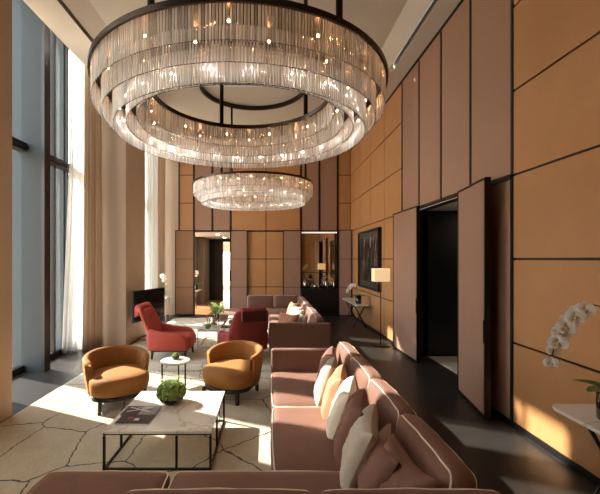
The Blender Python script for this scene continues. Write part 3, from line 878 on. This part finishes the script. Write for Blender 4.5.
# ------------------------------------------------------------------ tables
t = thing('coffee_table', 'square white marble coffee table with thin dark metal frame in the foreground', 'table', (-1.10, 4.19, .02))
W, D_, H = .535, .555, .387
b = MB(); b.box(-W, .0-.002, -D_, D_, H-.028, H); b.box(.002, W, -D_, D_, H-.028, H)
b = MB(); b.box(-W, W, -D_, D_, H-.028, H); b.build('table_top', M['marble'], t, bevel=.004)
b = MB(); r = .011
for x in (-W+r, W-r):
    b.box(x-r, x+r, -D_, D_, 0, .02); b.box(x-r, x+r, -D_, D_, H-.038, H-.0285)
for y in (-D_+r, D_-r):
    b.box(-W+2*r, W-2*r, y-r, y+r, 0, .02); b.box(-W+2*r, W-2*r, y-r, y+r, H-.038, H-.0285)
b.build('rail', M['bronze'], t)
for x, y in ((-W+r, -D_+r), (W-r, -D_+r), (-W+r, D_-r), (W-r, D_-r), (.19, -D_+r), (-W+r, -.12), (W-r, -.10)):
    b = MB(); b.box(x-r, x+r, y-r, y+r, .02, H-.05); b.build('leg', M['bronze'], t)
TZ = .02+H

def side_table(label, loc, r_, h, tri=0):
    t = thing('side_table', label, 'table', loc)
    b = MB(); b.lathe([(r_-.004, h-.022), (r_, h-.02), (r_, h-.004), (r_-.004, h)], 40); b.build('table_top', M['marble'], t)
    for k in range(3):
        a = radians(90+120*k+tri); x, y = cos(a)*(r_-.02), sin(a)*(r_-.02)
        b = MB(); b.box(x-.011, x+.011, y-.011, y+.011, 0, h-.022); b.build('leg', M['bronze'], t)
    b = MB(); b.tube([(cos(2*pi*k/32)*(r_-.02), sin(2*pi*k/32)*(r_-.02), h-.03) for k in range(32)], .006, 6, True); b.build('ring', M['steel'], t)
    return t
side_table('small round marble side table with a succulent on it, between the two ochre armchairs', (-1.53, 6.05, .02), .235, .43)

def cube_table(label, loc, w, d, h, m='steel', top='marble'):
    t = thing('side_table', label, 'table', loc)
    b = MB(); b.box(-w/2, w/2, -d/2, d/2, h-.02, h); b.build('table_top', M[top], t)
    r = .009
    b = MB()
    for x in (-w/2+r, w/2-r): b.box(x-r, x+r, -d/2, d/2, 0, .016)
    for y in (-d/2+r, d/2-r): b.box(-w/2, w/2, y-r, y+r, 0, .016); b.box(-w/2, w/2, y-r, y+r, h-.036, h-.021)
    b.build('rail', M[m], t)
    for x in (-w/2+r, w/2-r):
        for y in (-d/2+r, d/2-r):
            b = MB(); b.box(x-r, x+r, y-r, y+r, .016, h-.036); b.build('leg', M[m], t)
    return t
cube_table('narrow grey marble table holding the metal bucket, between the red armchairs', (-1.43, 9.20, .02), .48, 1.15, .42)
cube_table('wider marble table with fruit behind the burgundy armchair', (-.62, 9.75, .02), 1.0, .9, .42)
cube_table('low white frame stand on the far marble table', (-.85, 9.62, .44), .42, .42, .16, m='petal', top='marble')

# ------------------------------------------------------------------ plants
def leafblade(b, base, direction, L, w, curl=.3, mi=0, n=6, up=Vector((0,0,1))):
    d = Vector(direction).normalized(); side = d.cross(up)
    if side.length < 1e-3: side = Vector((1,0,0))
    side.normalize(); nrm = side.cross(d)
    vs = []; fs = []
    for i in range(n+1):
        s = i/n; ww = w*sin(pi*(s*.9+.05))**.8
        c = Vector(base)+d*L*s - nrm*curl*L*s*s*(-1 if nrm.z < 0 else 1)
        vs += [tuple(c-side*ww), tuple(c+nrm*ww*-.25), tuple(c+side*ww)]
    for i in range(n):
        for j in range(2):
            a = i*3+j; fs.append((a, a+1, a+4, a+3))
    b.add(vs, fs, mi, True)

def succulent_bowl(label, loc, R_, big=True):
    t = thing('potted_succulent', label, 'plant', loc)
    b = MB(); b.lathe([(R_*.42, 0), (R_*.75, R_*.18), (R_*.93, R_*.5), (R_*.9, R_*.72), (R_*.86, R_*.70), (R_*.87, R_*.5), (R_*.7, R_*.22), (R_*.05, R_*.1)], 28)
    b.build('bowl', M['clear'] if big else M['blackglass'], t)
    MB().lathe([(R_*.3, R_*.12), (R_*.68, R_*.24), (R_*.84, R_*.5), (R_*.86, R_*.72), (R_*.72, R_*1.1), (R_*.4, R_*1.34), (.01, R_*1.42)], 20).build('soil', M['soil'], t)
    b = MB(); rnd = random.Random(3)
    nros = 300 if big else 30
    for k in range(nros):
        th = rnd.uniform(0, 2*pi); ph = rnd.uniform(-.18, 1.0)*pi/2
        c = Vector((cos(th)*cos(ph)*R_*.88, sin(th)*cos(ph)*R_*.88, R_*.75+sin(ph)*R_*.72))
        n_ = (c-Vector((0,0,R_*.6))).normalized()
        for j in range(9):
            a = 2*pi*j/9+k; tt = n_.cross(Vector((0,0,1)));
            if tt.length < 1e-3: tt = Vector((1,0,0))
            tt.normalize(); bt = n_.cross(tt)
            d = (tt*cos(a)+bt*sin(a))*(.9 if j % 2 else .5)+n_*.7
            leafblade(b, c, d, R_*.15*rnd.uniform(.8, 1.4), R_*.05, .2, n=3, up=n_)
    b.build('foliage', M['leaf2'], t)
    if big:
        b = MB()
        for k in range(9):
            a = rnd.uniform(0, 2*pi); r0 = rnd.uniform(.1, .6)*R_
            p = Vector((cos(a)*r0, sin(a)*r0, R_*1.4)); q = p+Vector((cos(a)*.05, sin(a)*.05, rnd.uniform(.03, .1)))
            b.tube([p, p.lerp(q, .5)+Vector((0,0,.01)), q], .002, 4)
            for j in range(5): leafblade(b, p.lerp(q, j/5+.1), (cos(a+j*2.2), sin(a+j*2.2), .5), .028, .008, .2, n=3)
        b.build('sprig', M['leaf2'], t)
    return t
succulent_bowl('round clear bowl overflowing with green succulents on the coffee table', (-1.15, 4.36, TZ), .17)
succulent_bowl('tiny dark pot of succulents on the round side table', (-1.54, 6.10, .45), .07, False)
succulent_bowl('tiny black potted succulent on the narrow grey marble table', (-1.46, 8.85, .44), .08, False)

def blossom(b, c, d, s, up=Vector((0,0,1))):
    d = Vector(d).normalized(); side = d.cross(up).normalized(); u2 = side.cross(d).normalized()
    def petal(a, L, w, mi=0):
        dr = side*cos(a)+u2*sin(a); pr = -side*sin(a)+u2*cos(a)
        vs = [tuple(Vector(c)+d*.004)]; n = 10
        for k in range(n):
            q = 2*pi*k/n; rr = L*(.5+.5*cos(q)); ww = w*sin(q)*(1 if rr > .3*L else .8)
            vs.append(tuple(Vector(c)+dr*(rr+.002)+pr*ww+d*(.2*L*sin(pi*rr/L)-.06*L*(rr/L)**2)))
        b.add(vs, [(0, 1+k, 1+(k+1) % n) for k in range(n)], mi, True)
    petal(radians(90), .044*s, .020*s); petal(radians(215), .042*s, .018*s); petal(radians(325), .042*s, .018*s)
    petal(radians(8), .048*s, .034*s); petal(radians(172), .048*s, .034*s)
    b.ball(tuple(Vector(c)+d*.012*s-u2*.006*s), .009*s, 6, 1, (1, 1, 1.3))
def orchid(label, loc, rz, potr, poth, tip, nfl, s=1.0, potm='blackglass', leaves=4, peak=.55, p1x=0, ll=.24, fs=.5):
    t = thing('potted_orchid', label, 'plant', loc, rz)
    MB().lathe([(potr*.92, 0), (potr, .01), (potr, poth), (potr-.008, poth), (potr-.01, poth*.85), (.01, poth*.84)], 28).build('vase', M[potm], t)
    p0 = Vector((0, 0, poth*.84)); tip = Vector(tip)
    pk = Vector((tip.x*.35, tip.y*.35, peak)); pts = []
    for k in range(17):
        s_ = k/16
        pts.append((p0*(1-s_)**2 + (pk*2-(p0+tip)*.5)*2*s_*(1-s_)*.9 + tip*s_**2) if False else ((1-s_)**3*p0+3*(1-s_)**2*s_*Vector((p1x, tip.y*.05, peak))+3*(1-s_)*s_**2*Vector((tip.x*.62, tip.y*.7, peak*1.18))+s_**3*tip))
    MB().tube(pts, .0035*s, 6).build('stem', M['stem'], t)
    for k in range(leaves):
        a = 2*pi*k/leaves+.9; b = MB(); leafblade(b, (0, 0, poth*.9), (cos(a), sin(a), .55), ll*s, .045*s, .45, n=8); b.build('leaf', M['leaf'], t)
    for k in range(nfl):
        s_ = fs+(1-fs)*k/(nfl-1); i = s_*16; i0 = min(15, int(i)); p = Vector(pts[i0]).lerp(Vector(pts[i0+1]), i-i0)
        sd = 1 if k % 2 else -1
        b = MB(); p = p+Vector((0, sd*.022*s, -.012*s)); p.x += .015*s*sd
        blossom(b, p, (-.35+.1*sd, -.9, -.12+.1*random.random()), s*(1.0 if k < nfl-2 else .75)); b.build('blossom', [M['petal'], M['lip']], t)
    b = MB(); b.ball(tuple(tip+Vector((0, 0, -.02))), .012*s, 6, 0, (1,1,1.4)); b.ball(tuple(tip+Vector((-.02, 0, -.04))), .008*s, 6); b.build('bud', M['stem'], t)
    return t

def console(label, loc, L, Wd, h, m='reveal', legs='x'):
    """length along y, width along x, origin at centre on floor"""
    t = thing('console_table', label, 'table', loc)
    b = MB(); rc = .09; pts = []
    for cx, cy, a0 in ((Wd/2-rc, L/2-rc, 0), (-Wd/2+rc, L/2-rc, 90), (-Wd/2+rc, -L/2+rc, 180), (Wd/2-rc, -L/2+rc, 270)):
        for k in range(7):
            a = radians(a0+15*k); pts.append((cx+rc*cos(a), cy+rc*sin(a)))
    b.rings([[(x*.985, y*.996, h-.03) for x, y in pts], [(x, y, h-.018) for x, y in pts], [(x, y, h) for x, y in pts]], smooth=False)
    b.build('table_top', M['marble'], t)
    for y in (-L*.30, L*.30):
        for s in (-1, 1):
            b = MB(); b.tube([(s*Wd*.40, y-.05*s, 0), (0, y-.02*s, h*.5), (-s*Wd*.40, y+.0*s, h-.03)], .017, 4); b.build('leg', M[m], t)
    b = MB(); b.tube([(0, -L*.30, h*.5), (0, L*.30, h*.5)], .01, 6)
    b.build('stretcher', M[m], t)
    return t
console('marble console table with black crossed legs at the right edge of the photo', (2.775, 2.42, 0), 1.90, .48, .78)
console('marble console table under the dark painting on the right wall', (2.77, 11.9, 0), 2.0, .46, .74)
orchid('white orchid in a black glass vase on the nearest console at the right edge', (2.80, 3.02, .78), 0, .10, .27, (-.50, .0, .50), 9, 1.5, peak=1.03, leaves=5, p1x=.22, ll=.16, fs=.66)
orchid('white orchid in a black vase on the console under the dark painting', (2.72, 11.25, .74), 0, .09, .25, (-.34, .05, .34), 8, 1.3, peak=.62, leaves=6)

# orchid console behind the tv
t = thing('console_table', 'pale wooden console with white top behind the television', 'table', (-3.62, 12.5, 0))
b = MB(); b.box(-.35, .24, -.3, .3, .78, .82); b.build('table_top', M['paper'], t)
for x, y in ((-.3, -.25), (.19, -.25), (-.3, .25), (.19, .25)):
    b = MB(); b.tube([(x*1.1, y*1.05, 0), (x*.9, y*.9, .78)], [.016, .026], 6); b.build('leg', M['wood'], t)
orchid('white orchid behind the television in the far window bay', (-3.64, 12.5, .82), 0, .07, .14, (.10, .0, .46), 8, 1.5, peak=.8)
t = thing('console_table', 'small marble console in the passage beyond the back doorway', 'table', (-3.22, 15.9, 0))
b = MB(); b.box(-.12, .28, -.4, .4, .74, .78); b.build('table_top', M['marble'], t)
for s in (-1, 1):
    b = MB(); b.tube([(.08-s*.1, -.3, 0), (.08+s*.1, -.3, .74)], .02, 6); b.build('leg', M['steel'], t)
orchid('white orchid on the small console seen through the back doorway', (-3.1, 15.8, .78), 0, .06, .26, (.02, .0, .62), 7, 1.5, peak=.8)

# flower bucket on the narrow table
b = MB(); b.lathe([(.085, 0), (.095, .02), (.10, .24), (.092, .24), (.085, .03), (.01, .02)], 26)
o = b.build('metal_bucket', M['chrome'], loc=(-1.37, 9.1, .44)); tag(o, 'polished metal bucket on the narrow grey marble table', 'bucket')
t = thing('flower_vase', 'glass vase of leafy green flowers beside the metal bucket', 'vase', (-1.33, 9.4, .44))
MB().lathe([(.05, 0), (.055, .01), (.06, .26), (.055, .26), (.05, .03), (.01, .02)], 20).build('vase', M['clear'], t)
b = MB(); b2 = MB(); rnd = random.Random(5)
for k in range(30):
    a = rnd.uniform(0, 2*pi); r = rnd.uniform(.02, .24); tip = Vector((cos(a)*r, sin(a)*r, .46+rnd.uniform(-.10, .07)))
    b2.tube([(0, 0, .03), (tip.x*.2, tip.y*.2, .25), tuple(tip)], .003, 4)
    for j in range(9):
        a2 = a+j*2.4; leafblade(b, tip*(1-.09*(j % 4)), (cos(a2), sin(a2), .9), rnd.uniform(.05, .1), .018, .3, n=4)
b2.build('stems', M['stem'], t); b.build('foliage', M['leaf2'], t)
tag(MB().tube([(-1.48, 9.05, .445), (-1.51, 9.09, .6), (-1.54, 9.13, .72)], .015, 6).build('candle_stick', M['pencil']), 'orange stick leaning beside the metal bucket', 'stick')
for i, (x, y, m, lab) in enumerate(((-.98, 9.45, 'brown_fruit', 'brown round fruit left of the rose one on the far marble table'), (-.82, 9.42, 'mauve_fruit', 'dusty rose fruit in the middle of the far marble table'), (-.55, 9.45, 'brown_fruit', 'brown round fruit close to the burgundy armchair on the far marble table'))):
    b = MB(); b.ball((0, 0, .055), .06, 12, sc=(1, 1, .92)); b.tube([(0, 0, .10), (.005, 0, .125)], .004, 5)
    tag(b.build('fruit', M[m], loc=(x, y, .44)), lab, 'fruit', 'fruit on the far marble table')

# magazines
def magazine(label, loc, rz, w, d, top):
    t = thing('magazine', label, 'magazine', loc, rz, 'magazines on the coffee table')
    b = MB(); b.box(-w/2, w/2, -d/2, d/2, .002, .014); b.build('pages', M['paper'], t)
    b = MB(); b.box(-w/2-.002, w/2+.002, -d/2-.002, d/2+.002, .014, .017, 0); b.box(-w/2-.002, w/2+.002, -d/2-.002, d/2+.002, 0, .002, 0)
    for (x0, x1, y0, y1, mi) in top: b.box(x0*w, x1*w, y0*d, y1*d, .017, .0176, mi)
    b.build('cover', [M['cover_dark'], M['cover_grey'], M['cover_red'], M['paper']], t)
    return t
magazine('dark magazine with red and pale pictures, nearest the front edge of the coffee table', (-1.40, 3.885, TZ), radians(-1), .345, .22, [(-.25, -.08, -.05, .2, 2), (-.02, .12, -.2, .05, 3), (.12, .4, .15, .17, 2)])
o = magazine('dark and grey magazine with a pale ribbon shape, behind the red one', (-1.415, 4.10, TZ), radians(-1), .37, .23, [(.0, .5, -.5, .5, 1), (.18, .32, .0, .2, 2)])
b = MB(); 
for ang in (25, -25):
    T = Matrix.Translation((-.02, .02, .0179)) @ Matrix.Rotation(radians(ang), 4, 'Z'); b.box(-.14, .14, -.010, .010, 0, .0006, T=T)
T = Matrix.Translation((-.02, .02, .0179)); b.box(-.04, .10, .05, .062, 0, .0006, T=T)
b.build('cover_print', M['paper'], o)

# ------------------------------------------------------------------ television
t = thing('television', 'black flat television on a slim stand beside the far stone pier', 'television', (-3.10, 9.6, .02), radians(-19))
def TVbox(b, *a): b.box(*a)
# screen plane along local y, facing +x
t.rotation_euler = (0, 0, radians(-18))
b = MB(); b.box(-.03, .02, -.66, .66, .52, 1.30); b.build('casing', M['black'], t, bevel=.006)
b = MB(); b.box(.02, .022, -.64, .64, .54, 1.28); b.build('screen', M['screen'], t)
b = MB(); b.tube([(-.05, .0, .02), (-.05, .0, .9)], .022, 10); b.build('pole', M['steel'], t)
b = MB(); b.lathe([(.19, 0), (.19, .012), (.03, .02)], 30, (-.05, 0)); b.build('foot', M['steel'], t)

# floor lamp
t = thing('floor_lamp', 'floor lamp with square cream shade and black pole by the right wall', 'lamp', (2.70, 8.95, 0))
b = MB(); b.box(-.2, .2, -.12, .12, 0, .02); b.build('base', M['black'], t)
b = MB(); b.cyl(0, 0, .02, 1.6, .012, 10); b.build('pole', M['black'], t)
b = MB(); h0, h1, a1 = 1.56, 1.87, .18
R = [[(-a1,-a1*.8,h0),(a1,-a1*.8,h0),(a1,a1*.8,h0),(-a1,a1*.8,h0)], [(-a1,-a1*.8,h1),(a1,-a1*.8,h1),(a1,a1*.8,h1),(-a1,a1*.8,h1)]]
b.rings(R, cap=False, smooth=False); o = b.build('lamp_shade', M['shade'], t); s = o.modifiers.new('t', 'SOLIDIFY'); s.thickness = .006
b = MB(); b.ball((0, 0, 1.72), .035, 8); b.build('bulb', emis('lamp bulb', (255, 200, 140), 60), t)

# painting
t = thing('framed_painting', 'large framed dark abstract painting on the amber right wall', 'painting', (XR, 11.2, 0))
b = MB(); y0, y1, z0, z1 = -1.15, 1.15, 1.2, 2.97
b.box(-.10, -.0, y0, y0+.07, z0, z1); b.box(-.10, 0, y1-.07, y1, z0, z1); b.box(-.10, 0, y0, y1, z0, z0+.07); b.box(-.10, 0, y0, y1, z1-.07, z1)
b.build('frame', M['reveal'], t)
b = MB(); b.box(-.055, -.02, y0+.07, y1-.07, z0+.07, z1-.07); b.build('mount', M['cover_dark'], t)
b = MB(); b.box(-.06, -.054, y0+.2, y1-.2, z0+.2, z1-.2); b.build('canvas', M['art'], t)

# ------------------------------------------------------------------ chandeliers
ROD = {}
def rod_mesh(L, r):
    k = round(L, 3)
    if k not in ROD:
        b = MB(); b.lathe([(r*.6, -L), (r, -L+.01), (r, -.005), (r*.6, 0)], 6)
        me = bpy.data.meshes.new('glass_rod'); me.from_pydata(b.v, [], b.f); me.materials.append(M['rod'])
        me.polygons.foreach_set('use_smooth', [True]*len(b.f)); me.update(); ROD[k] = me
    return ROD[k]
def chandelier(label, cx, cy, ztop, angs):
    t = thing('ring_chandelier', label, 'chandelier', (cx, cy, ztop), 0, 'ring chandeliers of glass rods')
    # rims
    def ring(r0, r1, z0, z1, n=96):
        b = MB(); R = []
        for k in range(n): 
            a = 2*pi*k/n; R.append([(cos(a)*r0, sin(a)*r0, z0), (cos(a)*r1, sin(a)*r1, z0), (cos(a)*r1, sin(a)*r1, z1), (cos(a)*r0, sin(a)*r0, z1)])
        vs = [p for r in R for p in r]; fs = []
        for i in range(n):
            i2 = (i+1) % n
            for j in range(4): fs.append((i*4+j, i2*4+j, i2*4+(j+1) % 4, i*4+(j+1) % 4))
        b.add(vs, fs, 0, False); return b
    ring(1.435, 1.455, -.045, .0).build('outer_rim', M['bronze'], t)
    ring(.905, .925, -.045, .0).build('inner_rim', M['bronze'], t)
    ring(.92, 1.44, -.006, .0).build('top_plate', M['bronze'], t)
    tiers = [(1.425, -.02, -.285), (1.340, -.13, -.385), (1.245, -.22, -.485), (.94, -.02, -.27), (1.035, -.13, -.37), (1.13, -.22, -.44)]
    stuff = MB(); n_ind = 0
    for ti, (r, za, zb) in enumerate(tiers):
        n = int(2*pi*r/.0235); me = rod_mesh(za-zb, .0074)
        for k in range(n):
            a = 2*pi*k/n + ti*.3
            x, y = cos(a)*r, sin(a)*r
            if ti == 0 and n_ind < 100 and abs((a+pi/2+pi) % (2*pi)-pi) < 51*2*pi/n:
                o = bpy.data.objects.new('glass_rod', me); COL.objects.link(o); o.parent = t; o.location = (x, y, za); n_ind += 1
            else:
                L = za-zb; rr = .0074
                zj = zb + (.007 if k % 2 else 0)
                stuff.lathe([(rr*.6, zj), (rr, zj+.01), (rr, za-.005), (rr*.6, za)], 6, (x, y), 1 if ti in (2, 5) else 0)  # innermost tiers get the daylit white rod material
    o = stuff.build('glass_rod', [M['rod'], M['rod_pale']], t); o['kind'] = 'stuff'
    for ti, (r, za, zb) in enumerate(tiers):
        b = MB(); b.tube([(cos(2*pi*k/96)*r, sin(2*pi*k/96)*r, zb+.004) for k in range(96)], .0028, 5, True)
        b.tube([(cos(2*pi*k/96)*r, sin(2*pi*k/96)*r, za-.004) for k in range(96)], .003, 5, True)
        b.build('tier_ring', M['bronze'], t)
    for k in range(24):
        a = 2*pi*(k+.5)/24
        b = MB(); b.ball((cos(a)*1.187, sin(a)*1.187, -.34), .0065, 6); b.cyl(cos(a)*1.187, sin(a)*1.187, -.333, -.006, .003, 5, 1); b.build('pendant_bulb', [M['bulb_white'], M['bronze']], t)  # small white bulbs added between the tiers to brighten the rods
        a += .13; r = 1.29 if k % 2 else 1.08
        b = MB(); b.ball((cos(a)*r, sin(a)*r, -.07), .0095, 6); b.cyl(cos(a)*r, sin(a)*r, -.05, -.006, .012, 8, 1); b.build('bulb', [M['bulb'], M['bronze']], t)
    # hanging rods and ceiling ring
    zc = 6.33-ztop
    for k, a in enumerate([radians(q) for q in angs]):
        b = MB(); r = 1.27
        b.tube([(cos(a)*r, sin(a)*r, -.0), (cos(a)*r, sin(a)*r, zc)], .028, 8); b.build('hanging_rod', M['bronze'], t)
    b = ring(1.235, 1.30, zc-.10, zc); b.build('ceiling_ring', M['bronze'], t)
    return t
chandelier('large ring chandelier of glass rods nearest the camera', -.28, 3.87, 2.1+1.73, (-49, -118, 107, 53))
chandelier('smaller-looking far ring chandelier of glass rods, above the red armchairs', -.38, 9.0, 2.1+1.80, (0, 120, -120))

# ------------------------------------------------------------------ light
w = bpy.data.worlds.new('sky'); S.world = w; w.use_nodes = True
nt = w.node_tree; bg = nt.nodes['Background']
tc = nt.nodes.new('ShaderNodeTexCoord'); sp = nt.nodes.new('ShaderNodeSeparateXYZ'); nt.links.new(tc.outputs['Generated'], sp.inputs[0])
r = nt.nodes.new('ShaderNodeValToRGB'); mp = nt.nodes.new('ShaderNodeMapRange'); mp.inputs['From Min'].default_value = -.2; mp.inputs['From Max'].default_value = .6
nt.links.new(sp.outputs['Z'], mp.inputs[0]); nt.links.new(mp.outputs[0], r.inputs[0]); nt.links.new(r.outputs[0], bg.inputs['Color'])
r.color_ramp.elements[0].position = .2; r.color_ramp.elements[0].color = (.62, .50, .38, 1)
r.color_ramp.elements[1].position = 1; r.color_ramp.elements[1].color = (.75, .88, 1, 1)
e = r.color_ramp.elements.new(.3); e.color = (1, .95, .88, 1)
bg.inputs['Strength'].default_value = 7
sun = bpy.data.lights.new('sun', 'SUN'); sun.energy = 15.5; sun.angle = radians(.8); sun.color = (1, .91, .79)
so = bpy.data.objects.new('sun', sun); COL.objects.link(so)
el = radians(37.5); dx, dy = .91, -.41
d = Vector((dx*cos(el), dy*cos(el), -sin(el)))
so.rotation_euler = d.to_track_quat('-Z', 'Y').to_euler()
so.location = (-12, 10, 12)
for y0, y1 in ((-.35, 3.6), (4.97, 8.92), (10.3, 13.9)):
    l = bpy.data.lights.new('window_portal', 'AREA'); l.shape = 'RECTANGLE'; l.size = 6.4; l.size_y = y1-y0; l.cycles.is_portal = True
    o = bpy.data.objects.new('window_portal', l); COL.objects.link(o); o.location = (XG-.6, (y0+y1)/2, 3.2); o.rotation_euler = (0, radians(-90), 0)

# ------------------------------------------------------------------ camera
cam = bpy.data.cameras.new('camera'); co = bpy.data.objects.new('camera', cam); COL.objects.link(co)
co.location = (0, 0, 2.1); co.rotation_euler = (radians(90), 0, 0)
cam.sensor_width = 36; cam.lens = 370/600*36; cam.shift_x = (300-269)/600; cam.shift_y = (259-247)/600
cam.clip_start = .05; cam.clip_end = 200
S.camera = co
S.view_settings.view_transform = 'Standard'; S.view_settings.look = 'None'; S.view_settings.gamma = 1
S.view_settings.exposure = .22
S.view_settings.use_curve_mapping = False
S.cycles.max_bounces = 10; S.cycles.diffuse_bounces = 5; S.cycles.transparent_max_bounces = 24
S.cycles.sample_clamp_indirect = 6
